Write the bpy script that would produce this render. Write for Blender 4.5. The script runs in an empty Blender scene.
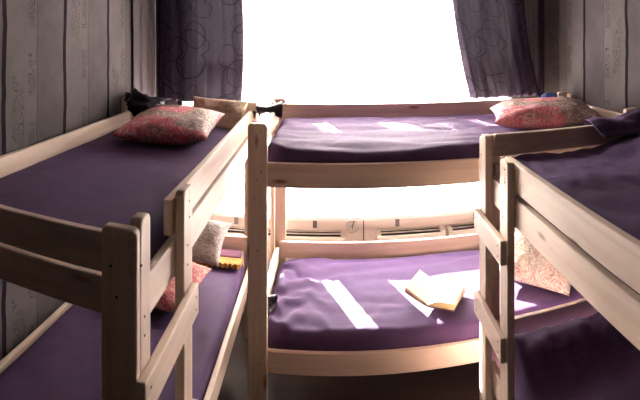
import bpy, bmesh, math, random
from mathutils import Vector, noise, Matrix
random.seed(4)
S = bpy.context.scene
COL = S.collection

# ------------------------------------------------------------------ helpers
def link(name, bm, m, parent=None, smooth=False):
    bmesh.ops.recalc_face_normals(bm, faces=bm.faces)
    me = bpy.data.meshes.new(name)
    bm.to_mesh(me); bm.free()
    if smooth:
        for p in me.polygons: p.use_smooth = True
    me.materials.append(m)
    o = bpy.data.objects.new(name, me); COL.objects.link(o)
    if parent: o.parent = parent
    return o

def tag(o, label=None, cat=None, group=None, kind=None):
    if label: o['label'] = label
    if cat: o['category'] = cat
    if group: o['group'] = group
    if kind: o['kind'] = kind
    return o

def empty(name, loc=(0, 0, 0), rz=0, rx=0, ry=0):
    o = bpy.data.objects.new(name, None); COL.objects.link(o)
    o.location = loc; o.rotation_euler = (rx, ry, rz); o.empty_display_size = .05
    return o

def box(bm, x0, x1, y0, y1, z0, z1, bev=0.0, seg=2):
    r = bmesh.ops.create_cube(bm, size=1)
    vs = r['verts']
    for v in vs:
        v.co = Vector(((x0+x1)/2+v.co.x*(x1-x0), (y0+y1)/2+v.co.y*(y1-y0), (z0+z1)/2+v.co.z*(z1-z0)))
    if bev:
        es = {e for v in vs for e in v.link_edges}
        bmesh.ops.bevel(bm, geom=list(es), offset=bev, segments=seg, profile=.5, affect='EDGES')
    return bm

def nb(*a, **k):
    return box(bmesh.new(), *a, **k)

def prism(bm, pts, axis, a0, a1, bev=0.0):
    """extrude a 2D outline along an axis ('x': pts are (y,z); 'y': pts are (x,z); 'z': pts are (x,y))"""
    def P(p, a):
        return {'x': (a, p[0], p[1]), 'y': (p[0], a, p[1]), 'z': (p[0], p[1], a)}[axis]
    A = [bm.verts.new(P(p, a0)) for p in pts]; B = [bm.verts.new(P(p, a1)) for p in pts]
    f = [bm.faces.new(A), bm.faces.new(B[::-1])]
    n = len(pts)
    for i in range(n): bm.faces.new((A[i], B[i], B[(i+1) % n], A[(i+1) % n]))
    if bev:
        es = {e for q in f for e in q.edges}
        bmesh.ops.bevel(bm, geom=list(es), offset=bev, segments=2, profile=.5, affect='EDGES')
    return bm

def cyl(bm, p0, p1, r0, r1=None, seg=16):
    p0, p1 = Vector(p0), Vector(p1); d = p1-p0
    r = bmesh.ops.create_cone(bm, cap_ends=True, segments=seg, radius1=r0, radius2=r0 if r1 is None else r1, depth=d.length)
    M = Matrix.Translation((p0+p1)/2) @ d.to_track_quat('Z', 'Y').to_matrix().to_4x4()
    bmesh.ops.transform(bm, matrix=M, verts=r['verts'])
    return bm

def tube(bm, pts, r, seg=8):
    rings = []
    pts = [Vector(p) for p in pts]
    for i, p in enumerate(pts):
        d = (pts[min(i+1, len(pts)-1)]-pts[max(i-1, 0)]).normalized()
        q = d.to_track_quat('Z', 'Y')
        rings.append([bm.verts.new(p+q @ Vector((r*math.cos(2*math.pi*k/seg), r*math.sin(2*math.pi*k/seg), 0))) for k in range(seg)])
    for a, b in zip(rings, rings[1:]):
        for k in range(seg): bm.faces.new((a[k], a[(k+1) % seg], b[(k+1) % seg], b[k]))
    bm.faces.new(rings[0][::-1]); bm.faces.new(rings[-1])
    return bm

def lathe(bm, prof, axis0, axis1, seg=28):
    """prof: (t along axis, radius)"""
    a, b = Vector(axis0), Vector(axis1); d = (b-a); q = d.normalized().to_track_quat('Z', 'Y')
    rings = [[bm.verts.new(a+d*t+q @ Vector((r*math.cos(2*math.pi*k/seg), r*math.sin(2*math.pi*k/seg), 0))) for k in range(seg)] for t, r in prof]
    for A, B in zip(rings, rings[1:]):
        for k in range(seg): bm.faces.new((A[k], A[(k+1) % seg], B[(k+1) % seg], B[k]))
    return bm

# ------------------------------------------------------------------ materials
def new_mat(name):
    m = bpy.data.materials.new(name); m.use_nodes = True
    nt = m.node_tree; nt.nodes.clear()
    out = nt.nodes.new('ShaderNodeOutputMaterial')
    b = nt.nodes.new('ShaderNodeBsdfPrincipled')
    nt.links.new(b.outputs[0], out.inputs[0])
    return m, nt, b, out

def N(nt, t, **k):
    n = nt.nodes.new('ShaderNode'+t)
    for a, v in k.items():
        if a.startswith('_'): setattr(n, a[1:], v)
        else: n.inputs[a.replace('_', ' ')].default_value = v
    return n

def plain(name, c, rough=.5, metal=0.0, **kw):
    m, nt, b, _ = new_mat(name)
    b.inputs['Base Color'].default_value = (*c, 1); b.inputs['Roughness'].default_value = rough; b.inputs['Metallic'].default_value = metal
    nz = N(nt, 'TexNoise', Scale=60.0); bp = N(nt, 'Bump', Strength=.05, Distance=.002)
    nt.links.new(nz.outputs[0], bp.inputs['Height']); nt.links.new(bp.outputs[0], b.inputs['Normal'])
    for k, v in kw.items(): b.inputs[k.replace('_', ' ')].default_value = v
    return m

def ramp(nt, stops, interp='LINEAR'):
    r = nt.nodes.new('ShaderNodeValToRGB'); r.color_ramp.interpolation = interp
    e = r.color_ramp.elements
    while len(e) < len(stops): e.new(.5)
    for el, (p, c) in zip(e, stops): el.position = p; el.color = (*c, 1)
    return r

def wood(name, axis, tint=(1, 1, 1)):
    """pine, grain running along the axis (object space)"""
    m, nt, b, _ = new_mat(name)
    tc = N(nt, 'TexCoord'); mp = N(nt, 'Mapping')
    sc = {'x': (1.2, 22, 22), 'y': (22, 1.2, 22), 'z': (22, 22, 1.2)}[axis]
    mp.inputs['Scale'].default_value = sc
    oi = N(nt, 'ObjectInfo'); ad = N(nt, 'VectorMath', _operation='ADD')
    mu = N(nt, 'Math', _operation='MULTIPLY'); mu.inputs[1].default_value = 37.0
    nt.links.new(oi.outputs['Random'], mu.inputs[0]); cx = N(nt, 'CombineXYZ')
    for i in range(3): nt.links.new(mu.outputs[0], cx.inputs[i])
    nt.links.new(tc.outputs['Object'], mp.inputs[0]); nt.links.new(mp.outputs[0], ad.inputs[0]); nt.links.new(cx.outputs[0], ad.inputs[1])
    nz = N(nt, 'TexNoise', Scale=1.0, Detail=5.0, Roughness=.6, Distortion=.6); nt.links.new(ad.outputs[0], nz.inputs['Vector'])
    t = tint
    r = ramp(nt, [(.25, (.47*t[0], .335*t[1], .255*t[2])), (.5, (.59*t[0], .452*t[1], .365*t[2])), (.75, (.66*t[0], .53*t[1], .44*t[2]))])
    nt.links.new(nz.outputs[0], r.inputs[0])
    # knots
    mp2 = N(nt, 'Mapping'); k = {'x': (2.6, 9, 9), 'y': (9, 2.6, 9), 'z': (9, 9, 2.6)}[axis]; mp2.inputs['Scale'].default_value = k
    ad2 = N(nt, 'VectorMath', _operation='ADD'); nt.links.new(tc.outputs['Object'], mp2.inputs[0]); nt.links.new(mp2.outputs[0], ad2.inputs[0]); nt.links.new(cx.outputs[0], ad2.inputs[1])
    vo = N(nt, 'TexVoronoi', Scale=1.0); nt.links.new(ad2.outputs[0], vo.inputs['Vector'])
    kr = ramp(nt, [(.05, (1, 1, 1)), (.13, (0, 0, 0))]); nt.links.new(vo.outputs['Distance'], kr.inputs[0])
    mx = N(nt, 'Mix', _data_type='RGBA'); nt.links.new(kr.outputs[0], mx.inputs[0]); nt.links.new(r.outputs[0], mx.inputs[6])
    mx.inputs[7].default_value = (.25, .13, .06, 1); nt.links.new(mx.outputs[2], b.inputs['Base Color'])
    b.inputs['Roughness'].default_value = .55
    bp = N(nt, 'Bump', Strength=.15, Distance=.002); nt.links.new(nz.outputs[0], bp.inputs['Height']); nt.links.new(bp.outputs[0], b.inputs['Normal'])
    return m

def fabric(name, c1, c2, sheen=.3, rough=.75, wr=.5, scale=9):
    m, nt, b, _ = new_mat(name)
    tc = N(nt, 'TexCoord')
    nz = N(nt, 'TexNoise', Scale=float(scale), Detail=4.0, Roughness=.55); nt.links.new(tc.outputs['Object'], nz.inputs['Vector'])
    r = ramp(nt, [(.3, c1), (.7, c2)]); nt.links.new(nz.outputs[0], r.inputs[0]); nt.links.new(r.outputs[0], b.inputs['Base Color'])
    b.inputs['Roughness'].default_value = rough
    b.inputs['Sheen Weight'].default_value = sheen; b.inputs['Sheen Roughness'].default_value = .45
    b.inputs['Specular IOR Level'].default_value = .09
    b.inputs['Sheen Tint'].default_value = (.85, .68, .95, 1)
    mp = N(nt, 'Mapping'); mp.inputs['Scale'].default_value = (5, 11, 6); nt.links.new(tc.outputs['Object'], mp.inputs[0])
    n2 = N(nt, 'TexNoise', Scale=1.0, Detail=3.0, Distortion=1.2); nt.links.new(mp.outputs[0], n2.inputs['Vector'])
    n3 = N(nt, 'TexNoise', Scale=350.0); nt.links.new(tc.outputs['Object'], n3.inputs['Vector'])
    b1 = N(nt, 'Bump', Strength=wr, Distance=.03); nt.links.new(n2.outputs[0], b1.inputs['Height'])
    b2 = N(nt, 'Bump', Strength=.1, Distance=.001); nt.links.new(n3.outputs[0], b2.inputs['Height']); nt.links.new(b1.outputs[0], b2.inputs['Normal'])
    nt.links.new(b2.outputs[0], b.inputs['Normal'])
    return m

def print_cloth(name, stops, scale=7.0, seed=0.0, lines=(.50, .42, .35, 1)):
    """paisley-like printed cotton: distorted cells with thin pale outlines"""
    m, nt, b, _ = new_mat(name)
    tc = N(nt, 'TexCoord'); mp = N(nt, 'Mapping'); mp.inputs['Location'].default_value = (seed, seed*.7, 0)
    nt.links.new(tc.outputs['Object'], mp.inputs[0])
    nz = N(nt, 'TexNoise', Scale=scale*.45, Detail=2.0, Distortion=.8); nt.links.new(mp.outputs[0], nz.inputs['Vector'])
    r = ramp(nt, stops); nt.links.new(nz.outputs[0], r.inputs[0])
    n2 = N(nt, 'TexNoise', Scale=scale*2.0, Detail=2.5, Distortion=2.0); nt.links.new(mp.outputs[0], n2.inputs['Vector'])
    wv = N(nt, 'Math', _operation='MULTIPLY'); wv.inputs[1].default_value = 36.0; nt.links.new(n2.outputs[0], wv.inputs[0])
    sn = N(nt, 'Math', _operation='SINE'); nt.links.new(wv.outputs[0], sn.inputs[0])
    r1 = ramp(nt, [(.45, (0, 0, 0)), (.85, (.9, .9, .9))]); nt.links.new(sn.outputs[0], r1.inputs[0])
    mx = N(nt, 'Mix', _data_type='RGBA'); nt.links.new(r1.outputs[0], mx.inputs[0]); nt.links.new(r.outputs[0], mx.inputs[6]); mx.inputs[7].default_value = lines
    ng = N(nt, 'Math', _operation='MULTIPLY'); ng.inputs[1].default_value = -1.0; nt.links.new(sn.outputs[0], ng.inputs[0])
    r2 = ramp(nt, [(.7, (0, 0, 0)), (1, (.75, .75, .75))]); nt.links.new(ng.outputs[0], r2.inputs[0])
    m2 = N(nt, 'Mix', _data_type='RGBA'); nt.links.new(r2.outputs[0], m2.inputs[0]); nt.links.new(mx.outputs[2], m2.inputs[6]); m2.inputs[7].default_value = (.16, .10, .07, 1)
    nt.links.new(m2.outputs[2], b.inputs['Base Color']); b.inputs['Roughness'].default_value = .8
    bp = N(nt, 'Bump', Strength=.35, Distance=.012); nt.links.new(n2.outputs[0], bp.inputs['Height']); nt.links.new(bp.outputs[0], b.inputs['Normal'])
    return m

def wallpaper(name, axis, phase, base=1.0):
    """grey wallpaper: rolls .53 m wide with dark wavy seams, alternate bands and a column of scrolls"""
    m, nt, b, _ = new_mat(name)
    ge = N(nt, 'NewGeometry'); sp = N(nt, 'SeparateXYZ'); nt.links.new(ge.outputs['Position'], sp.inputs[0])
    def math_(op, a, bb=None, c=None):
        n = N(nt, 'Math', _operation=op)
        for i, v in enumerate((a, bb, c)):
            if v is None: continue
            if isinstance(v, (int, float)): n.inputs[i].default_value = v
            else: nt.links.new(v, n.inputs[i])
        return n.outputs[0]
    co = sp.outputs[{'x': 0, 'y': 1}[axis]]; z = sp.outputs[2]
    wz = N(nt, 'CombineXYZ'); nt.links.new(math_('MULTIPLY', z, 2.3), wz.inputs[2]); nt.links.new(math_('MULTIPLY', co, .6), wz.inputs[0])
    wob = N(nt, 'TexNoise', Scale=1.6, Detail=2.0); nt.links.new(wz.outputs[0], wob.inputs['Vector'])
    w = math_('MULTIPLY', math_('SUBTRACT', wob.outputs[0], .5), .045)
    c = math_('DIVIDE', math_('SUBTRACT', math_('ADD', co, w), phase), .53)
    fr = math_('FRACT', math_('ADD', c, 10.5))             # seam sits at .5
    d = math_('ABSOLUTE', math_('SUBTRACT', fr, .5))
    seam = math_('LESS_THAN', d, .030)
    d2 = math_('MINIMUM', fr, math_('SUBTRACT', 1.0, fr)) # mid line at 0/1
    mid = math_('LESS_THAN', d2, .007)
    band = math_('LESS_THAN', fr, .5)
    nz = N(nt, 'TexNoise', Scale=4.0, Detail=6.0, Roughness=.65); nt.links.new(ge.outputs['Position'], nz.inputs['Vector'])
    g1 = ramp(nt, [(.3, (.062*base, .054*base, .057*base)), (.7, (.090*base, .079*base, .082*base))]); nt.links.new(nz.outputs[0], g1.inputs[0])
    mb = N(nt, 'Mix', _data_type='RGBA', _blend_type='MULTIPLY'); mb.inputs[0].default_value = 1
    tone = N(nt, 'Mix', _data_type='RGBA'); nt.links.new(band, tone.inputs[0]); tone.inputs[6].default_value = (1.14, 1.13, 1.10, 1); tone.inputs[7].default_value = (.92, .90, .91, 1)
    nt.links.new(g1.outputs[0], mb.inputs[6]); nt.links.new(tone.outputs[2], mb.inputs[7])
    # scroll column
    cv = N(nt, 'CombineXYZ'); nt.links.new(math_('MULTIPLY', co, 10.0), cv.inputs[0]); nt.links.new(math_('MULTIPLY', z, 10.0), cv.inputs[1])
    n4 = N(nt, 'TexNoise', Scale=1.1, Detail=1.0, Distortion=2.5); nt.links.new(cv.outputs[0], n4.inputs['Vector'])
    ring = math_('GREATER_THAN', math_('SINE', math_('MULTIPLY', n4.outputs[0], 40.0)), .45)
    lo = math_('GREATER_THAN', fr, .86); hi = math_('LESS_THAN', fr, .97)
    zm = math_('GREATER_THAN', math_('SINE', math_('MULTIPLY', z, 19.0)), -.35)
    col = math_('MULTIPLY', math_('MULTIPLY', lo, hi), zm)
    sc1 = math_('MULTIPLY', math_('MULTIPLY', ring, col), .55)
    lo2 = math_('GREATER_THAN', fr, .62); hi2 = math_('LESS_THAN', fr, .8)
    zm2 = math_('GREATER_THAN', math_('SINE', math_('MULTIPLY', math_('ADD', z, co), 6.0)), .6)
    sc2 = math_('MULTIPLY', math_('MULTIPLY', math_('MULTIPLY', lo2, hi2), zm2), math_('MULTIPLY', ring, .45))
    f = math_('MINIMUM', math_('ADD', math_('ADD', sc1, sc2), math_('MULTIPLY', mid, .5)), 1.0)
    m1 = N(nt, 'Mix', _data_type='RGBA'); nt.links.new(f, m1.inputs[0]); nt.links.new(mb.outputs[2], m1.inputs[6]); m1.inputs[7].default_value = (.012, .010, .010, 1)
    m2 = N(nt, 'Mix', _data_type='RGBA'); nt.links.new(seam, m2.inputs[0]); nt.links.new(m1.outputs[2], m2.inputs[6]); m2.inputs[7].default_value = (.008, .004, .007, 1)
    nt.links.new(m2.outputs[2], b.inputs['Base Color']); b.inputs['Roughness'].default_value = .9; b.inputs['Specular IOR Level'].default_value = .1
    bp = N(nt, 'Bump', Strength=.3, Distance=.004); nt.links.new(nz.outputs[0], bp.inputs['Height']); nt.links.new(bp.outputs[0], b.inputs['Normal'])
    return m

def curtain_mat(name, c, trans, rings=True, see=.0):
    """woven curtain cloth that lets light through; rings = dark circles woven in"""
    m, nt, b, out = new_mat(name)
    nt.nodes.remove(b)
    uv = N(nt, 'UVMap'); col = None
    df = N(nt, 'BsdfDiffuse'); tr = N(nt, 'BsdfTranslucent'); mx = N(nt, 'MixShader'); mx.inputs[0].default_value = trans
    df.inputs[0].default_value = (*c, 1); tr.inputs[0].default_value = (*c, 1)
    nt.links.new(df.outputs[0], mx.inputs[1]); nt.links.new(tr.outputs[0], mx.inputs[2])
    res = mx.outputs[0]
    tp = N(nt, 'BsdfTransparent'); ms = N(nt, 'MixShader')
    ms.inputs[0].default_value = see
    nt.links.new(res, ms.inputs[1]); nt.links.new(tp.outputs[0], ms.inputs[2])
    if rings:
        rs = []
        for s, off, rad in ((3.6, 0.0, .40), (4.6, 3.3, .33)):
            mp = N(nt, 'Mapping'); mp.inputs['Location'].default_value = (off, off*.6, 0)
            nt.links.new(uv.outputs[0], mp.inputs[0])
            ns = N(nt, 'TexNoise', Scale=2.0); nt.links.new(mp.outputs[0], ns.inputs['Vector'])
            mxv = N(nt, 'VectorMath', _operation='MULTIPLY_ADD'); mxv.inputs[1].default_value = (.22, .22, 0)
            nt.links.new(ns.outputs['Color'], mxv.inputs[0]); nt.links.new(mp.outputs[0], mxv.inputs[2])
            vo = N(nt, 'TexVoronoi', Scale=s, Randomness=.95, _voronoi_dimensions='2D'); nt.links.new(mxv.outputs[0], vo.inputs['Vector'])
            a = N(nt, 'Math', _operation='SUBTRACT'); nt.links.new(vo.outputs['Distance'], a.inputs[0]); a.inputs[1].default_value = rad
            ab = N(nt, 'Math', _operation='ABSOLUTE'); nt.links.new(a.outputs[0], ab.inputs[0])
            lt = N(nt, 'Math', _operation='LESS_THAN'); nt.links.new(ab.outputs[0], lt.inputs[0]); lt.inputs[1].default_value = .013
            rs.append(lt)
        mxx = N(nt, 'Math', _operation='MAXIMUM'); nt.links.new(rs[0].outputs[0], mxx.inputs[0]); nt.links.new(rs[1].outputs[0], mxx.inputs[1])
        cm = N(nt, 'Mix', _data_type='RGBA'); nt.links.new(mxx.outputs[0], cm.inputs[0]); cm.inputs[6].default_value = (*c, 1); cm.inputs[7].default_value = (c[0]*.42, c[1]*.4, c[2]*.42, 1)
        nt.links.new(cm.outputs[2], df.inputs[0]); nt.links.new(cm.outputs[2], tr.inputs[0])
        sf = N(nt, 'Math', _operation='MULTIPLY_ADD'); nt.links.new(mxx.outputs[0], sf.inputs[0]); sf.inputs[1].default_value = -see; sf.inputs[2].default_value = see
        nt.links.new(sf.outputs[0], ms.inputs[0])
    nt.links.new(ms.outputs[0], out.inputs[0])
    return m

WX, WY, WZ = wood('pine_along_x', 'x'), wood('pine_along_y', 'y'), wood('pine_along_z', 'z')
PURPLE = fabric('purple_sateen', (.056, .029, .078), (.072, .039, .097), sheen=.05, rough=.7, wr=.12)
PURPLE_D = PURPLE
TICK = fabric('mattress_ticking', (.10, .055, .13), (.13, .07, .17))
PINK = print_cloth('pink_paisley', [(.30, (.16, .11, .11)), (.42, (.26, .19, .17)), (.47, (.55, .10, .16)), (.60, (.66, .15, .21)), (.68, (.34, .22, .20))], scale=5.5, seed=1.5, lines=(.50, .38, .33, 1))
RED = print_cloth('red_paisley', [(.30, (.45, .12, .12)), (.5, (.62, .12, .16)), (.62, (.55, .25, .16)), (.7, (.30, .18, .14))], scale=6, seed=3.1)
CREAM = print_cloth('cream_paisley', [(.3, (.50, .36, .22)), (.45, (.58, .47, .33)), (.55, (.60, .34, .26)), (.7, (.45, .40, .34))], seed=4.2)
GREYP = print_cloth('grey_paisley', [(.3, (.24, .21, .22)), (.5, (.42, .38, .38)), (.6, (.30, .25, .26)), (.75, (.50, .42, .40))], scale=9, seed=7.7)
MULTI = print_cloth('pale_multicolour_paisley', [(.3, (.36, .24, .09)), (.43, (.34, .29, .23)), (.55, (.30, .26, .25)), (.62, (.40, .24, .22)), (.70, (.30, .26, .25))], seed=11.0)
GOLD = fabric('gold_braid', (.30, .13, .02), (.42, .20, .03), sheen=.1)
BLACK = plain('black_plastic', (.012, .011, .016), .35)
WHITE_IN = plain('white_enamel', (.8, .79, .77), .35)
CHROME = plain('chrome', (.75, .75, .76), .2, 1.0)
BOLT = plain('dark_bolt', (.06, .05, .05), .4, .8)
WHITE_P = plain('white_paint', (.80, .76, .73), .4)
GRILLE = plain('dark_grille', (.006, .006, .006), .8)
BRACK = plain('grey_bracket', (.16, .15, .16), .5, .3)
CABLE = plain('dark_cable', (.08, .07, .07), .5)
CEIL = plain('brown_ceiling', (.13, .10, .09), .8)
FRONT = plain('dark_brown_wall', (.10, .07, .06), .7)
PANEL = plain('pinkish_plaster', (.90, .82, .80), .8)
PAGE = None

# ------------------------------------------------------------------ room
XL, XR, YB, YF, ZC = -1.375, 1.70, 3.42, -3.4, 2.62
WALL_L = wallpaper('wallpaper_left', 'y', 1.74); WALL_R = wallpaper('wallpaper_right', 'y', 2.496); WALL_B = wallpaper('wallpaper_back', 'x', 1.55)
m, nt, b, _ = new_mat('floor_boards')
tc = N(nt, 'TexCoord'); br = N(nt, 'TexBrick', Scale=1.0); br.inputs['Color1'].default_value = (.035, .020, .018, 1); br.inputs['Color2'].default_value = (.045, .026, .022, 1)
br.inputs['Mortar'].default_value = (.02, .015, .01, 1); br.inputs['Mortar Size'].default_value = .004; br.inputs['Brick Width'].default_value = 1.4; br.inputs['Row Height'].default_value = .14
nt.links.new(tc.outputs['Object'], br.inputs['Vector']); nt.links.new(br.outputs[0], b.inputs['Base Color']); b.inputs['Roughness'].default_value = .45
FLOOR = m
def struct(name, bm, mt):
    o = link(name, bm, mt); o['kind'] = 'structure'; return o
struct('floor', nb(XL-.1, XR+.1, YF-.1, YB+.18, -.08, 0), FLOOR)
struct('ceiling', nb(XL-.1, XR+.1, YF-.1, YB+.18, ZC, ZC+.08), CEIL)
struct('wall_left', nb(XL-.1, XL, YF, YB, 0, ZC), WALL_L)
struct('wall_right', nb(XR, XR+.1, YF, YB, 0, ZC), WALL_R)
struct('wall_front', nb(XL-.1, XR+.1, YF-.1, YF, 0, ZC), FRONT)
OX0, OX1, OZ0, OZ1 = -1.08, 1.30, .70, 2.34
bm = bmesh.new()
box(bm, XL-.1, OX0, YB, YB+.18, 0, ZC); box(bm, OX1, XR+.1, YB, YB+.18, 0, ZC)
box(bm, OX0, OX1, YB, YB+.18, OZ1, ZC)
struct('wall_back', bm, WALL_B)
struct('wall_below_window', nb(OX0, OX1, YB, YB+.18, 0, OZ0-.03), PANEL).name = 'wall_back_panel'
struct('baseboard_left', nb(XL, XL+.015, YF, YB, 0, .07, bev=.003), WHITE_P)
struct('baseboard_right', nb(XR-.015, XR, YF, YB, 0, .07, bev=.003), WHITE_P)
# window
win = empty('window_1', ((OX0+OX1)/2, YB+.12, OZ0)); win['kind'] = 'structure'
wx = (OX0+OX1)/2; wy = YB+.12
def rel(bm): bmesh.ops.translate(bm, verts=bm.verts, vec=(-wx, -wy, -OZ0)); return bm
bm = bmesh.new()
for a in ((OX0, OX0+.05, OZ0, OZ1), (OX1-.05, OX1, OZ0, OZ1), (OX0+.05, OX1-.05, OZ0, OZ0+.045), (OX0+.05, OX1-.05, OZ1-.05, OZ1), (-.50, -.44, OZ0+.045, OZ1-.05), (1.0, 1.05, OZ0+.045, OZ1-.05)):
    box(bm, a[0], a[1], wy-.03, wy+.03, a[2], a[3], bev=.004)
link('window_frame', rel(bm), WHITE_P, win)
m, nt, b, out = new_mat('window_glass'); nt.nodes.remove(b)
tp = N(nt, 'BsdfTransparent'); gl = N(nt, 'BsdfGlossy', Roughness=.02); mx = N(nt, 'MixShader'); mx.inputs[0].default_value = .05
nt.links.new(tp.outputs[0], mx.inputs[1]); nt.links.new(gl.outputs[0], mx.inputs[2]); nt.links.new(mx.outputs[0], out.inputs[0]); GLASS = m
for a, c in ((OX0+.05, -.50), (-.44, 1.0), (1.05, OX1-.05)):
    link('window_pane', rel(nb(a, c, wy-.004, wy+.004, OZ0+.045, OZ1-.05)), GLASS, win)
o = struct('trim_1', nb(OX0-.04, OX1+.06, 3.295, YB+.09, OZ0-.028, OZ0, bev=.005), WHITE_P)   # window sill

# sill brackets
for i, x in enumerate((-1.0, -.66, -.12, .44, .99)):
    bm = bmesh.new(); box(bm, x-.014, x+.014, YB-.104, YB-.098, OZ0-.085, OZ0-.0285); box(bm, x-.014, x+.014, YB-.099, YB-.0001, OZ0-.036, OZ0-.0285)
    tag(link('sill_bracket', bm, BRACK), ['grey metal bracket under the sill behind the left bunk bed, outermost on the left', 'grey metal bracket under the sill beside the left bunk bed\'s far post',
        'grey metal bracket under the window sill, left of the wall socket', 'grey metal bracket under the window sill above the long right-hand heater', 'grey metal bracket under the sill beside the right bunk\'s ladder'][i], 'bracket', 'brackets under the window sill')

# heaters
def heater(x0, x1, label):
    t = empty('convector_heater', ((x0+x1)/2, 3.36, -.045)); tag(t, label, 'heater', 'heaters under the window')
    w = (x1-x0)/2
    bm = bmesh.new(); box(bm, -w, w, -.035, .055, .14, .515, bev=.004)
    link('body', bm, WHITE_P, t)
    bm = bmesh.new()
    box(bm, -w, w, -.050, -.036, .50, .600, bev=.002); box(bm, -w, w, .045, .055, .515, .607); box(bm, -w, -w+.03, -.036, .045, .515, .607); box(bm, w-.03, w, -.036, .045, .515, .607)
    box(bm, -w+.029, w-.029, .004, .012, .596, .603)
    link('top_frame', bm, WHITE_P, t)
    bm = bmesh.new(); box(bm, -w+.03, w-.03, -.0355, .0445, .588, .597); link('grille', bm, GRILLE, t)
    for fx in (-w+.06, w-.09): link('foot', nb(fx, fx+.03, -.02, .04, .045, .14), WHITE_P, t)
heater(-1.16, -.52, 'white convector heater under the sill behind the left bunk bed')
heater(-.47, .085, 'white convector heater with dark slot left of the wall socket')
heater(.30, .775, 'white convector heater with dark slot right of the wall socket')
heater(.80, 1.40, 'white convector heater half hidden by the right bunk\'s ladder')

# socket + plug + cables
t = empty('wall_socket', (.135, YB, .585)); tag(t, 'round white wall socket with plug between the two heaters', 'socket')
bm = bmesh.new(); lathe(bm, [(0, .0001), (0, .043), (.6, .043), (1, .034), (1, .024), (.45, .022), (.45, .0001)], (0, 0, 0), (0, -.018, 0)); link('face_plate', bm, WHITE_P, t, True)
bm = bmesh.new(); cyl(bm, (0, -.0085, 0), (0, -.045, 0), .017, .013); link('plug', bm, WHITE_IN, t, False)
bm = bmesh.new(); tube(bm, [(.135, YB-.046, .585), (.136, YB-.06, .61), (.15, YB-.03, .64), (.16, YB-.012, .665), (.16, YB-.010, .669)], .003); tag(link('power_cord', bm, CABLE), 'thin dark cord running up from the round wall socket', 'cord')
bm = bmesh.new(); tube(bm, [(.215, YB-.006, .03+i*.0635+0) for i in range(11)], .0035); 
tag(link('wall_cable', bm, CABLE), 'dark straight vertical cable on the wall right of the socket', 'cable')

# ------------------------------------------------------------------ bunk beds
L, W = 2.06, .9025
PW, PD = .09, .094
def post_bm(x0, x1, y0, y1, top, face='y'):
    r = .018; pts = []
    a0, a1 = (x0, x1) if face == 'y' else (y0, y1)
    pts += [(a0, 0), (a1, 0)]
    for k in range(5): pts.append((a1-r+r*math.cos(k*math.pi/8), top-r+r*math.sin(k*math.pi/8)))
    for k in range(5): pts.append((a0+r-r*math.sin(k*math.pi/8), top-r+r*math.cos(k*math.pi/8)))
    bm = bmesh.new()
    if face == 'y': prism(bm, pts, 'y', y0, y1, bev=.004)
    else: prism(bm, pts, 'x', x0, x1, bev=.004)
    return bm
def bolts(t, spots):
    """spots: (x,y,z, axis direction) small bolt heads"""
    bpy.context.view_layer.update()
    for x, y, z, d in spots:
        d = Vector(d); p = Vector((x, y, z))
        host = None
        for ch in t.children:
            c = [Vector(q) for q in ch.bound_box]; lo = [min(q[i] for q in c)-.001 for i in range(3)]; hi = [max(q[i] for q in c)+.001 for i in range(3)]
            if all(lo[i] <= (p-d*.002)[i] <= hi[i] for i in range(3)): host = ch; break
        bm = bmesh.new(); cyl(bm, p-d*.006, p+d*.0015, .0042, .0034, 10); link('bolt', bm, BOLT, host or t)

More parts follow.
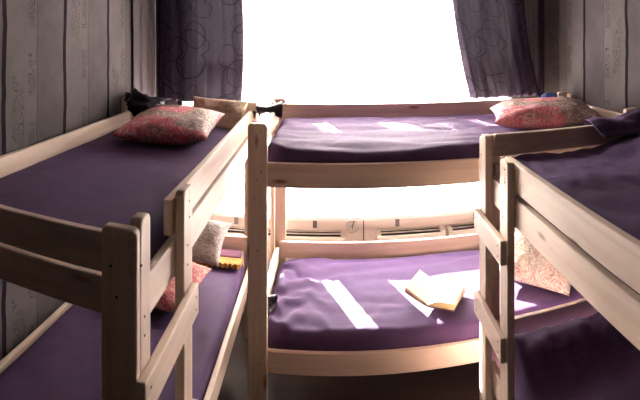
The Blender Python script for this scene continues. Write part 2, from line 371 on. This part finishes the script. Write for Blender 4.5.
def bunk(name_label, loc, rz, low, ladder=None, post_top=1.505, side=True, end_u=((1.265, 1.355), (1.365, 1.462)), end_l=(.56, .65), endf_u=None, wall_g=(1.315, 1.4137), wall_l=(.44, .536), gth=None):
    """local frame: aisle side x=0, wall side x=-W; ladder end y=0, other end y=L"""
    t = empty('bunk_bed', loc, rz); tag(t, name_label, 'bunk bed', 'wooden bunk beds')
    cx = [(-PW, 0), (-W, -W+PW)]; cy = [(0, PD), (L-PD, L)]
    for a in cx:
        for c in cy:
            ax = (a[1]-.030, a[1]) if a[1] == 0 else (a[0], a[0]+.030)
            ex = (a[0], a[1]-.0302) if a[1] == 0 else (a[0]+.0302, a[1])
            ey = (0, .026) if c[0] == 0 else (L-.026, L)
            py = c
            if side: ex = a; py = (.0262, c[1]) if c[0] == 0 else (c[0], L-.0262)
            link('corner_post', post_bm(ax[0], ax[1], py[0], py[1], post_top, face='x'), WZ, t)
            link('corner_board', post_bm(ex[0], ex[1], ey[0], ey[1], post_top-.012), WZ, t)
    lo0, lo1 = low
    U0, U1 = 1.2017, 1.311
    ins = .0305
    if not side: U0, U1 = 1.193, 1.312
    def rail(nm, x0, x1, y0, y1, z0, z1, mt): return link(nm, nb(x0, x1, y0, y1, z0, z1, bev=.004), mt, t)
    # long frame rails
    for z0, z1 in ((U0, U1), (lo0, lo1)):
        rail('side_rail', -ins-.026, -ins, .054, L-.054, z0, z1, WY)
        rail('side_rail', -W+.0305, -W+.0565, .054, L-.054, z0-(.07 if not side and z0 > 1 else 0), z1, WY)  # window bunk's unseen upper back rail is deepened downwards to block the sun
    # wall-side guard rails
    rail('guard_rail', -W+.0305, -W+.0565, .054, L-.054, *wall_g, WY)
    rail('guard_rail', -W+.0305, -W+.0565, .054, L-.054, *wall_l, WY)
    # end rails
    for e, (y0, y1) in enumerate(((.027, .053), (L-.053, L-.027))):
        zz = list(end_u) if not (e == 0 and endf_u) else list(endf_u)
        for z0, z1 in zz+[end_l, (lo0-.10, lo0-.01)]:
            rail('end_rail', -W+.0575, -.0575, y0, y1, z0, z1, WX)
    # slats
    for z in (U0+.012, lo0+.012):
        bm = bmesh.new(); box(bm, -ins-.05, -ins-.0262, .1, L-.1, z-.012, z+.012); box(bm, -W+.0567, -W+.081, .1, L-.1, z-.012, z+.012)
        n = 13
        for i in range(n):
            y = .14+i*(L-.28)/(n-1); box(bm, -W+.060, -ins-.03, y-.035, y+.035, z+.012, z+.030)
        link('slatted_base', bm, WX, t)
    if ladder:
        l0, l1 = ladder
        link('ladder_post', post_bm(-.03, 0, l0, l1, post_top-.045, face='x'), WZ, t)
        g0, g1 = 1.3338, 1.4433
        rail('guard_rail', -.0565, -.0305, l0-.03, L-.054, g0, g1, WY)
        bt = []
        for z1 in (1.15, .78):
            rail('ladder_rung', 0, .024, -.004, l1-.012, z1-.095, z1, WY)
            for yy in (.03, l1-.045):
                for dz in (.028, .068): bt.append((.024, yy, z1-dz, (1, 0, 0)))
        for z in (1.285, 1.225, 1.365, 1.415): bt.append((0, (l0+l1)/2+.01*(1 if z > 1.3 else -1), z, (1, 0, 0)))
        bt += [(-.05, 0, 1.33, (0, -1, 0)), (-.065, 0, 1.40, (0, -1, 0)), (0, .03, 1.40, (1, 0, 0)), (0, .05, 1.27, (1, 0, 0)), (0, .05, 1.225, (1, 0, 0))]
        bolts(t, bt)
    else:
        bt = []
        for y in (.045, L-.045):
            bt += [(0, y+.02, 1.47, (1, 0, 0)), (0, y, 1.235, (1, 0, 0)), (0, y+.02, 1.275, (1, 0, 0)), (0, y-.01, 1.15, (1, 0, 0)), (0, y, .90, (1, 0, 0)), (0, y+.01, .36, (1, 0, 0))]
        bolts(t, bt)
    return t
LB = (-.436, 1.034, 0); RB = (.651, 2.116, 0); MB = (-.405, 2.315, 0)
bL = bunk('pale pine bunk bed along the left wall, ladder at its near end', LB, .016, (.39, .49), ladder=(.385, .480))
bR = bunk('pale pine bunk bed along the right wall, ladder at its far end', RB, math.pi-.0101, (.39, .49), ladder=(.285, .375), endf_u=((1.265, 1.355), (1.39, 1.488)), post_top=1.492)
bM = bunk('pine bunk bed standing across the window between the other two', MB, -math.pi/2-.0077, (.300, .406), side=False, wall_g=(1.352, 1.476), wall_l=(.480, .5845), end_u=((1.36, 1.455),), end_l=(.46, .55))

def place(bed, lx, ly, z):
    (ox, oy, _), rz = {'L': (LB, .016), 'R': (RB, math.pi-.0101), 'M': (MB, -math.pi/2-.0077)}[bed]
    c, s = math.cos(rz), math.sin(rz)
    return (ox+lx*c-ly*s, oy+lx*s+ly*c, z), rz

# ------------------------------------------------------------------ mattresses
def fbm(x, y, z, o=3):
    return noise.fractal(Vector((x, y, z)), 1.0, 2.0, o)
def mattress(bed, name, z0, z1, label, mat, hfun=None, inset=.064, R=.12, nx=64, ny=130, ends=.06, inw=.064):
    loc, rz = place(bed, 0, 0, z0)
    t = tag(empty('mattress', loc, rz), label, 'mattress', 'purple covered mattresses')
    X0, X1, Y0, Y1 = -W+inw, -inset, ends, L-ends
    h = z1-z0; er = .045
    cx, cy, hx, hy = (X0+X1)/2, (Y0+Y1)/2, (X1-X0)/2, (Y1-Y0)/2
    def m2(x, y):          # square corner -> round corner
        dx, dy = abs(x)-(hx-R), abs(y)-(hy-R)
        if dx > 0 and dy > 0:
            k = max(dx, dy)/math.hypot(dx, dy)
            x = math.copysign(hx-R+dx*k, x); y = math.copysign(hy-R+dy*k, y)
        return x, y
    bm = bmesh.new(); g = []
    def warp(i, n, hh):
        u = -1+2*i/n
        return hh*(math.sin(u*math.pi/2)*.35+u*.65)
    for i in range(nx+1):
        row = []
        for j in range(ny+1):
            a, c = warp(i, nx, hx), warp(j, ny, hy)
            d = min(hx-abs(a), hy-abs(c))
            x, y = m2(a, c)
            z = h-er*(1-math.sqrt(max(0, 1-(1-min(d, er)/er)**2)))
            if hfun: z += hfun(cx+x, cy+y)*min(1, d/.05+.15)
            row.append(bm.verts.new((cx+x, cy+y, z)))
        g.append(row)
    for i in range(nx):
        for j in range(ny): bm.faces.new((g[i][j], g[i+1][j], g[i+1][j+1], g[i][j+1]))
    loop = [g[i][0] for i in range(nx)]+[g[nx][j] for j in range(ny)]+[g[i][ny] for i in range(nx, 0, -1)]+[g[0][j] for j in range(ny, 0, -1)]
    prev = loop
    for zz in (h*.55, h*.3, .012, 0):
        new = []
        for v in loop:
            dirv = Vector((v.co.x-cx, v.co.y-cy)); 
            w = .004*fbm(v.co.x*9, v.co.y*9, zz*9)
            k = 1-(.01 if zz == 0 else 0)+w
            new.append(bm.verts.new((cx+dirv.x*k, cy+dirv.y*k, zz)))
        for q in range(len(loop)):
            bm.faces.new((prev[q], new[q], new[(q+1) % len(loop)], prev[(q+1) % len(loop)]))
        prev = new
    bm.faces.new(prev)
    link('sheet', bm, mat, t, True)
    # ticking body inside
    o = nb(X0+.08, X1-.08, Y0+.08, Y1-.08, .012, h-.05, bev=.02, seg=3)
    link('padding', o, TICK, t, True)
    return t

def wr_m_low(x, y):
    # y: along the bed (left -> right), x: -W = window side
    b = .028*(-x/W)                                  # higher towards the window
    f = .012*abs(fbm(x*4+2, y*.9, 3.1))+.004*fbm(x*3, y*2, 9)
    e = math.exp(-y/.22)                             # gathers at the left end
    f += e*.022*math.sin((x*34)+5*fbm(x*3, y*5, 2))+e*.02
    # long folds along the back
    f += .005*math.exp(-((x+.70)/.10)**2)*math.sin(x*45+y*4+2*fbm(x*2, y*2, 1))
    return b+f-.006
def wr_m_up(x, y):
    b = .052*(-x/W)
    f = .014*abs(fbm(x*4+7, y*1.3, 1.1))+.005*fbm(x*2.4, y*2.4, 5)
    e = math.exp(-y/.15)
    f += e*(.02+.014*math.sin(x*28+3*fbm(x*3, y*5, 6)))
    f += .012*math.exp(-((x+.20+.05*math.sin(y*4))/.08)**2)
    return b+f-.010
def wr_l(x, y): return .007*fbm(x*2, y*1.5, 4.4)+.004*abs(fbm(x*3, y*2, 1))
def wr_r_up(x, y):
    f = .014*fbm(x*4, y*3, 8.2)+.012*abs(fbm(x*8, y*3, 3))
    f += .05*math.exp(-((x+.80)/.16)**2)*math.exp(-((y-.25)/.35)**2)*(1+.4*fbm(x*8, y*8, 1))
    return f+.012
def wr_r_low(x, y): return .008*fbm(x*4, y*2, 2.2)+(.085+.016*fbm(x*9, y*6, 4))*math.exp(-(max(0, y-.17)/.15)**2)*min(1, max(0, (y-.05)/.08))
mLU = mattress('L', 'm', 1.245, 1.350, 'dark purple mattress on the upper left bunk, pillows at its far end', PURPLE_D, wr_l)
mLL = mattress('L', 'm', .433, .545, 'dark purple mattress on the lower left bunk', PURPLE_D, wr_l)
mRU = mattress('R', 'm', 1.245, 1.385, 'dark purple mattress on the upper right bunk', PURPLE_D, wr_r_up)
mRL = mattress('R', 'm', .433, .545, 'dark purple mattress on the lower right bunk', PURPLE_D, wr_r_low)
mMU = mattress('M', 'm', 1.245, 1.358, 'purple mattress on the upper window bunk with small sun bars', PURPLE, wr_m_up)
mML = mattress('M', 'm', .362, .482, 'purple mattress on the lower window bunk under the open book', PURPLE, wr_m_low)

# ------------------------------------------------------------------ pillows
from mathutils.bvhtree import BVHTree
def world_bvh(objs):
    vs, ps = [], []
    dg = bpy.context.evaluated_depsgraph_get()
    for o in objs:
        if o.type != 'MESH': continue
        e = o.evaluated_get(dg); me = e.to_mesh(); k = len(vs)
        vs += [o.matrix_world @ v.co for v in me.vertices]; ps += [[k+i for i in p.vertices] for p in me.polygons]; e.to_mesh_clear()
    return BVHTree.FromPolygons(vs, ps)
def family(o): return [o]+[c for a in o.children for c in family(a)]
def settle(o, others, step=.002, lim=.12):
    """lower the thing onto what carries it, or lift it clear"""
    bpy.context.view_layer.update()
    T = world_bvh([q for t in others for q in family(t)])
    def hit():
        bpy.context.view_layer.update(); return bool(world_bvh(family(o)).overlap(T))
    n = 0
    if hit():
        while hit() and n < lim/step: o.location.z += step; n += 1
    else:
        while not hit() and n < lim/step: o.location.z -= step; n += 1
        o.location.z += step
    print('SETTLE', o.name, round(o.location.z, 3), n)
def pillow(name, loc, rot, sx, sy, th, mat, label, seed=0.0):
    t = bpy.data.objects.new('x', None); bpy.data.objects.remove(t)
    bm = bmesh.new(); n = 34; hx, hy = sx/2, sy/2
    sides = []
    for s in (1, -1):
        g = []
        for i in range(n+1):
            row = []
            for j in range(n+1):
                u, v = -1+2*i/n, -1+2*j/n
                pinch_u = 1-.07*(1-abs(v)**2.2)*1.0; pinch_v = 1-.07*(1-abs(u)**2.2)
                x, y = u*hx*pinch_u, v*hy*pinch_v
                e = max(0, (1-abs(u)**2.6))*max(0, (1-abs(v)**2.6))
                z = s*th/2*e**.48
                wr = .010*fbm(x*8+seed, y*8, s*2+seed)+.016*fbm(x*3+seed, y*3, seed)
                edge = min(1, e*3)
                z += (wr+.006*abs(fbm(x*18, y*18+seed, s)))*edge*(1 if s > 0 else .4)
                row.append(bm.verts.new((x, y, z)))
            g.append(row)
        for i in range(n):
            for j in range(n): bm.faces.new((g[i][j], g[i+1][j], g[i+1][j+1], g[i][j+1]))
    bmesh.ops.remove_doubles(bm, verts=bm.verts, dist=.0004)
    o = link('pillow', bm, mat, None, True); o.location = loc; o.rotation_euler = rot
    tag(o, label, 'pillow', 'patterned pillows'); return o
R = math.radians
p1 = pillow('p', (-.865, 2.55, 1.445), (R(4), R(-1), R(3)), .50, .52, .155, PINK, 'pink and brown paisley pillow at the front on the upper left bunk', 1.0)
settle(p1, [mLU, bL])
p2 = pillow('p', (-.70, 2.935, 1.47), (R(58), R(3), R(-4)), .36, .20, .07, CREAM, 'cream floral pillow behind the pink one on the upper left bunk', 2.0)
settle(p2, [mLU, bL, p1])
p3 = pillow('p', (1.215, 2.655, 1.47), (R(2), R(-1), R(-14)), .62, .42, .15, PINK, 'pink and grey paisley pillow on the upper window bunk', 3.0)
settle(p3, [mMU, bM])
p4 = pillow('p', (1.235, 2.70, .67), (R(24), R(8), R(-38)), .44, .52, .16, MULTI, 'pale floral pillow at the right end of the lower window bunk', 4.0)
settle(p4, [mML, bM])
p5 = pillow('p', (-.91, 2.46, .640), (R(6), R(3), R(-6)), .46, .40, .13, RED, 'red and pink paisley pillow lowest on the lower left bunk', 5.0)
settle(p5, [mLL, bL])
p6 = pillow('p', (-.83, 2.68, .74), (R(24), R(2), R(-2)), .48, .30, .09, GREYP, 'silvery grey patterned pillow leaning on top of the red one, lower left bunk', 6.0)
settle(p6, [mLL, bL, p5])

# ------------------------------------------------------------------ gold trimmed blanket, lower left bunk
def sheet_grid(f, n, m_, th, name, mat, parent=None):
    bm = bmesh.new(); g = [[bm.verts.new(f(i/n, j/m_)) for j in range(m_+1)] for i in range(n+1)]
    uvl = bm.loops.layers.uv.new('UVMap')
    for i in range(n):
        for j in range(m_):
            fc = bm.faces.new((g[i][j], g[i+1][j], g[i+1][j+1], g[i][j+1]))
    me_uv = {}
    for i in range(n+1):
        for j in range(m_+1): me_uv[g[i][j]] = (i/n, j/m_)
    for fc in bm.faces:
        for lp in fc.loops: lp[uvl].uv = me_uv[lp.vert]
    o = link(name, bm, mat, parent, True)
    md = o.modifiers.new('thickness', 'SOLIDIFY'); md.thickness = th; md.offset = 1
    return o
loc, rz = place('L', 0, 0, .556)
t = tag(empty('folded_blanket', loc, rz), 'dark red blanket with gold zigzag border, far end of lower left bunk', 'blanket')
BL0, BL1 = 1.79, 1.96
MAROON = fabric('dark_red_wool', (.10, .03, .06), (.14, .045, .08))
bm = bmesh.new(); box(bm, -.80, -.085, BL0+.07, BL1, .0, .035, bev=.012, seg=3); link('cloth', bm, MAROON, t, True)
pts = []; nz = 24
for i in range(nz+1):
    x = -.80+i*(.73/nz); pts.append((x, BL0+.0))
    if i < nz: pts.append((x+.73/nz/2, BL0-.022))
bm = bmesh.new(); prism(bm, pts+[(-.07, BL0+.075), (-.80, BL0+.075)], 'z', .004, .028); link('zigzag_border', bm, GOLD, t)

# draped corner of the sheet over the right bunk's far rail, and blue cloth
def drape(u, v):
    # over the far end rail of the right bunk (Y about 2.10)
    x = 1.20+.33*u
    s = v*.30
    top = 1.500+.006*math.sin(u*9)+.022*max(0, u-.55)*2
    if s < .13: y = 1.945+s; z = 1.445+(top-1.445)*(s/.13)**1.0+.003
    elif s < .19: y = 2.075+(s-.13); z = top+.004
    else: y = 2.135+.02*(s-.19); z = top-(s-.19)*(.15+.85*max(0, math.sin(u*3.0+.7)))
    z += .008*fbm(x*9, s*14, 2)*(1 if s < .12 else .25)
    return (x, y, z)
tag(sheet_grid(lambda u, v: drape(u, v), 44, 26, .003, 'throw', PURPLE_D), 'dark purple throw bunched over the far rail of the upper right bunk', 'blanket')
BLUE = fabric('blue_cloth', (.07, .12, .36), (.10, .17, .45))
bm = bmesh.new(); bmesh.ops.create_icosphere(bm, subdivisions=4, radius=1)
for v in bm.verts:
    k = 1+.25*fbm(v.co.x*2, v.co.y*2, v.co.z*2+3); v.co = Vector((v.co.x*.07*k, v.co.y*.035*k, v.co.z*.04*k))
o = link('cloth', bm, BLUE, None, True); o.location = (1.46, 3.10, 1.475); tag(o, 'small crumpled blue cloth behind the pillow on the upper window bunk', 'cloth')

# ------------------------------------------------------------------ open book
m, nt, b, _ = new_mat('printed_page')
tc = N(nt, 'TexCoord'); sp = N(nt, 'SeparateXYZ'); nt.links.new(tc.outputs['Object'], sp.inputs[0])
mu = N(nt, 'Math', _operation='MULTIPLY'); mu.inputs[1].default_value = 900.0; nt.links.new(sp.outputs[1], mu.inputs[0])
sn = N(nt, 'Math', _operation='SINE'); nt.links.new(mu.outputs[0], sn.inputs[0])
nz = N(nt, 'TexNoise', Scale=180.0); nt.links.new(tc.outputs['Object'], nz.inputs['Vector'])
ml = N(nt, 'Math', _operation='MULTIPLY'); nt.links.new(sn.outputs[0], ml.inputs[0]); nt.links.new(nz.outputs[0], ml.inputs[1])
r = ramp(nt, [(.25, (.38, .355, .30)), (.6, (.22, .205, .17))]); nt.links.new(ml.outputs[0], r.inputs[0]); nt.links.new(r.outputs[0], b.inputs['Base Color']); b.inputs['Roughness'].default_value = .7
PAGE = m
EDGE = fabric('yellowed_page_edges', (.55, .38, .18), (.68, .50, .28), sheen=0, wr=.05)
COVER = plain('brown_cover', (.10, .06, .04), .5)
bk = tag(empty('book', (.555, 2.605, .508), R(-31.8)), 'open book with printed cream pages on the lower window bunk', 'book')
def page_prof(sgn, lift, th, w=.135, n=14, e=0.0):
    """top curve of a page block from the spine outwards"""
    top, bot = [], []
    for i in range(n+1):
        t_ = i/n; x = w*t_
        zt = th*(.35+.65*math.sin(min(1, t_*2.2)*math.pi/2))+lift*t_**1.2
        zb = lift*t_**1.2*.9
        top.append((sgn*x, zt+e)); bot.append((sgn*x, zb))
    return top, bot
for sgn, lift, th, nm in ((-1, .060, .014, 'left_pages'), (1, .004, .034, 'right_pages')):
    top, bot = page_prof(sgn, lift, th)
    bm = bmesh.new(); prism(bm, [(p[0], p[1]+.003) for p in bot]+top[::-1], 'y', -.105, .105)
    link('page_block', bm, EDGE, bk)
    bm = bmesh.new(); up, _ = page_prof(sgn, lift, th, e=.0012); dn, _ = page_prof(sgn, lift, th, e=.0002)
    prism(bm, dn+up[::-1], 'y', -.1045, .1045); link('page', bm, PAGE, bk)
    cw = .14; c_t = [(sgn*cw*i/14, lift*(i/14)**1.2*.9+.003) for i in range(15)]; c_b = [(p[0], p[1]-.004) for p in c_t]
    bm = bmesh.new(); prism(bm, c_b+c_t[::-1], 'y', -.109, .109); link('cover', bm, COVER, bk)

# ------------------------------------------------------------------ clip lamps
def lamp(loc, rz, ry, label, scale=1.0, cord=None):
    t = tag(empty('clip_lamp', loc, rz, 0, ry), label, 'lamp', 'black clip lamps'); t.scale = (scale,)*3
    # local +x: where the shade opens
    bm = bmesh.new(); lathe(bm, [(0, .0001), (0, .026), (.12, .024), (.4, .019), (.55, .026), (.8, .042), (1, .056), (1, .053), (.8, .040), (.6, .027), (.5, .0001)], (-.035, 0, 0), (.125, 0, 0)); link('lamp_shade', bm, BLACK, t, True)
    bm = bmesh.new(); lathe(bm, [(0, .0001), (0, .010), (.3, .022), (.7, .024), (1, .0001)], (.072, 0, 0), (.112, 0, 0)); link('bulb', bm, WHITE_IN, t, True)
    bm = bmesh.new(); tube(bm, [(.03, 0, -.012), (.012, 0, -.024), (-.012, 0, -.030)], .006); link('joint', bm, CHROME, t, True)
    bm = bmesh.new()
    prism(bm, [(-.040, .020), (-.020, .012), (-.010, -.020), (-.014, -.055), (-.022, -.055), (-.024, -.02), (-.042, .008)], 'y', -.018, .018, bev=.002)
    prism(bm, [(-.060, -.012), (-.045, -.006), (-.038, -.02), (-.046, -.055), (-.054, -.055), (-.056, -.02)], 'y', -.018, .018, bev=.002)
    link('clip', bm, BLACK, t)
    return t
lamp((-.428, 2.965, 1.468), R(12), R(2), 'black clip lamp at the far end of the upper left bunk\'s guard rail', .95)
bm = bmesh.new(); tube(bm, [(-.425+.05*math.cos(a/8)*(1+a*.01), 2.965+.006*math.sin(a*.7), 1.415+.022*math.sin(a/4)) for a in range(0, 34)], .003); 
tag(link('lamp_cord', bm, WHITE_P, None, True), 'white cord looped below the black clip lamp by the window', 'cord')
lamp((-.392, 2.52, .578), R(-20), R(12), 'black clip lamp low behind the window bunk\'s front left post', .8)
lamp((-1.27, 3.045, 1.51), R(35), R(30), 'black clip lamp in the far left corner behind the pink pillow', 1.35)
bm = bmesh.new(); bmesh.ops.create_icosphere(bm, subdivisions=4, radius=1)
for v in bm.verts:
    k = 1+.35*fbm(v.co.x*1.7, v.co.y*1.7, v.co.z*1.7+8); v.co = Vector((v.co.x*.09*k, v.co.y*.12*k, v.co.z*.065*k))
o = link('bundle', bm, fabric('black_cloth', (.006, .005, .008), (.014, .010, .016), sheen=0), None, True); o.location = (-1.18, 2.885, 1.44); tag(o, 'crumpled black cloth in the corner left of the pink pillow', 'cloth')

settle(o, [mLU, bL, p1])
# ------------------------------------------------------------------ curtains
DARK = curtain_mat('plum_curtain_cloth', (.040, .030, .048), .45, True, .04)
SHEER = curtain_mat('white_sheer_cloth', (.9, .88, .86), .62, False, .12)
GREYS = curtain_mat('grey_satin_cloth', (.13, .115, .13), .08, False, 0)
def curtain(name, label, mat, top, bot, z1, z0, y, folds, amp, nfold_u=120, nz_=44, th=.0015, bulge=0.0, group='curtains at the window', cat='curtain', hem=None, seed=0., uvs=None):
    def f(u, v):
        w = v                                          # v=0 top, 1 bottom
        a = top[0]+(bot[0]-top[0])*w**1.6; c = top[1]+(bot[1]-top[1])*w**1.6
        uu = u+.018*math.sin(u*folds*1.3+seed)
        x = a+(c-a)*uu+bulge*math.sin(w*math.pi)*u
        am = amp*(.6+.4*w)
        yy = y+am*math.sin(u*folds*2*math.pi+.6*math.sin(w*2+seed)+seed)*(.7+.3*math.sin(u*11+seed))+.3*am*fbm(u*9, w*2, seed)
        z = z1+(z0-z1)*w
        if hem: z += hem(u)*w**8
        return (x, yy, z)
    o = sheet_grid(f, nfold_u, nz_, th, name, mat); tag(o, label, cat, group)
    if uvs:
        uvl = o.data.uv_layers[0].data
        for d in uvl: d.uv = (d.uv[0]*uvs[0], d.uv[1]*uvs[1])
    return o
ZT = 2.44
curtain('curtain', 'plum curtain with dark rings on the left of the window', DARK, (-1.245, -.64), (-1.245, -.625), ZT, 1.445, 3.335, 7, .026, bulge=.025, seed=.4, uvs=(.72, 1.0))
curtain('curtain', 'plum curtain with dark rings on the right of the window', DARK, (.80, 1.385), (.955, 1.52), ZT, 1.468, 3.335, 7, .026, seed=1.9, bulge=-.02, uvs=(.72, 1.0))
curtain('curtain', 'narrow plum curtain edge beside the corner at right of window', DARK, (1.50, 1.55), (1.515, 1.55), ZT, 1.468, 3.37, 1, .006, nfold_u=16, uvs=(.1, 1), seed=.2)
gc = curtain('curtain', 'grey satin curtain hanging in the far left corner', GREYS, (-1.36, -1.262), (-1.36, -1.262), ZT, 1.30, 3.35, 3, .009, nfold_u=60, seed=2.5)
for v in gc.data.vertices: v.co.y -= .20*(-1.262-v.co.x)/.098
curtain('curtain', 'grey sheer strip between the right plum curtain and the wall', GREYS, (1.36, 1.50), (1.38, 1.50), ZT, 1.46, 3.375, 3, .012, nfold_u=50, seed=.8)
curtain('sheer_curtain', 'long white sheer curtain added beside the right plum curtain to soften the sun', SHEER, (.70, 1.28), (.70, 1.28), 1.72, .74, 3.385, 7, .010, group='white sheers at the window', seed=1.0)  # panel added to keep direct sun off the right-hand pillow
def hem(u): return -.085*(1 if math.sin(u*math.pi*2*80) > (.25 if u < .42 else .2) or (u > .42 and noise.noise(Vector((u*21, 3.3, 0))) > .12) else 0)
curtain('sheer_curtain', 'short white sheer curtain across the top of the window', SHEER, (-1.06, 1.28), (-1.06, 1.28), ZT, 1.66, 3.405, 26, .006, nfold_u=900, nz_=24, group='white sheers at the window', hem=hem)
curtain('sheer_curtain', 'long white sheer curtain on the left reaching the sill', SHEER, (-1.07, -.294), (-1.06, -.294), 1.72, .745, 3.385, 9, .010, group='white sheers at the window', hem=lambda u: .05*max(0, .35-u)+.006*math.sin(u*30))
curtain('sheer_curtain', 'narrow white sheer curtain in the middle of the window', SHEER, (-.20, .084), (-.20, .084), 1.72, .725, 3.385, 4, .008, group='white sheers at the window')
bm = bmesh.new(); cyl(bm, (-1.365, 3.36, ZT+.012), (1.69, 3.36, ZT+.012), .012); tag(link('curtain_rod', bm, BRACK, None, True), 'long metal curtain rod above the window', 'curtain rod')

# ------------------------------------------------------------------ light
w = bpy.data.worlds.new('sky'); S.world = w; w.use_nodes = True
bg = w.node_tree.nodes['Background']; bg.inputs[0].default_value = (1.0, .97, .96, 1); bg.inputs[1].default_value = 8.0
sun = bpy.data.lights.new('sun', 'SUN'); sun.energy = 48; sun.angle = .003; sun.color = (1, .93, .86)
so = bpy.data.objects.new('sun', sun); COL.objects.link(so); so.location = (-2, 8, 5)
so.rotation_euler = Vector((.437, -1, -.44)).to_track_quat('-Z', 'Y').to_euler()
pt = bpy.data.lights.new('window_portal', 'AREA'); pt.shape = 'RECTANGLE'; pt.size = OX1-OX0; pt.size_y = OZ1-OZ0; pt.cycles.is_portal = True
po = bpy.data.objects.new('window_portal', pt); COL.objects.link(po); po.location = ((OX0+OX1)/2, YB+.19, (OZ0+OZ1)/2); po.rotation_euler = (math.radians(-90), 0, 0)

# ------------------------------------------------------------------ camera: a phone panorama (cylindrical)
cd = bpy.data.cameras.new('camera'); cd.type = 'PANO'; cd.panorama_type = 'CENTRAL_CYLINDRICAL'
F, CX, CY = 491.42, 332.63, 30.43
cd.central_cylindrical_radius = 1.0
cd.central_cylindrical_range_u_min = -CX/F; cd.central_cylindrical_range_u_max = (640-CX)/F
cd.central_cylindrical_range_v_min = -(400-CY)/F; cd.central_cylindrical_range_v_max = CY/F
cd.clip_start = .02
cam = bpy.data.objects.new('camera', cd); COL.objects.link(cam); cam.location = (0, 0, 1.95); cam.rotation_euler = (math.pi/2, 0, 0)
S.camera = cam
S.view_settings.view_transform = 'Standard'; S.view_settings.look = 'None'; S.view_settings.gamma = 1; S.view_settings.use_curve_mapping = False
S.view_settings.exposure = 2.05
S.cycles.use_denoising = True
S.cycles.max_bounces = 12; S.cycles.diffuse_bounces = 8; S.cycles.transparent_max_bounces = 16
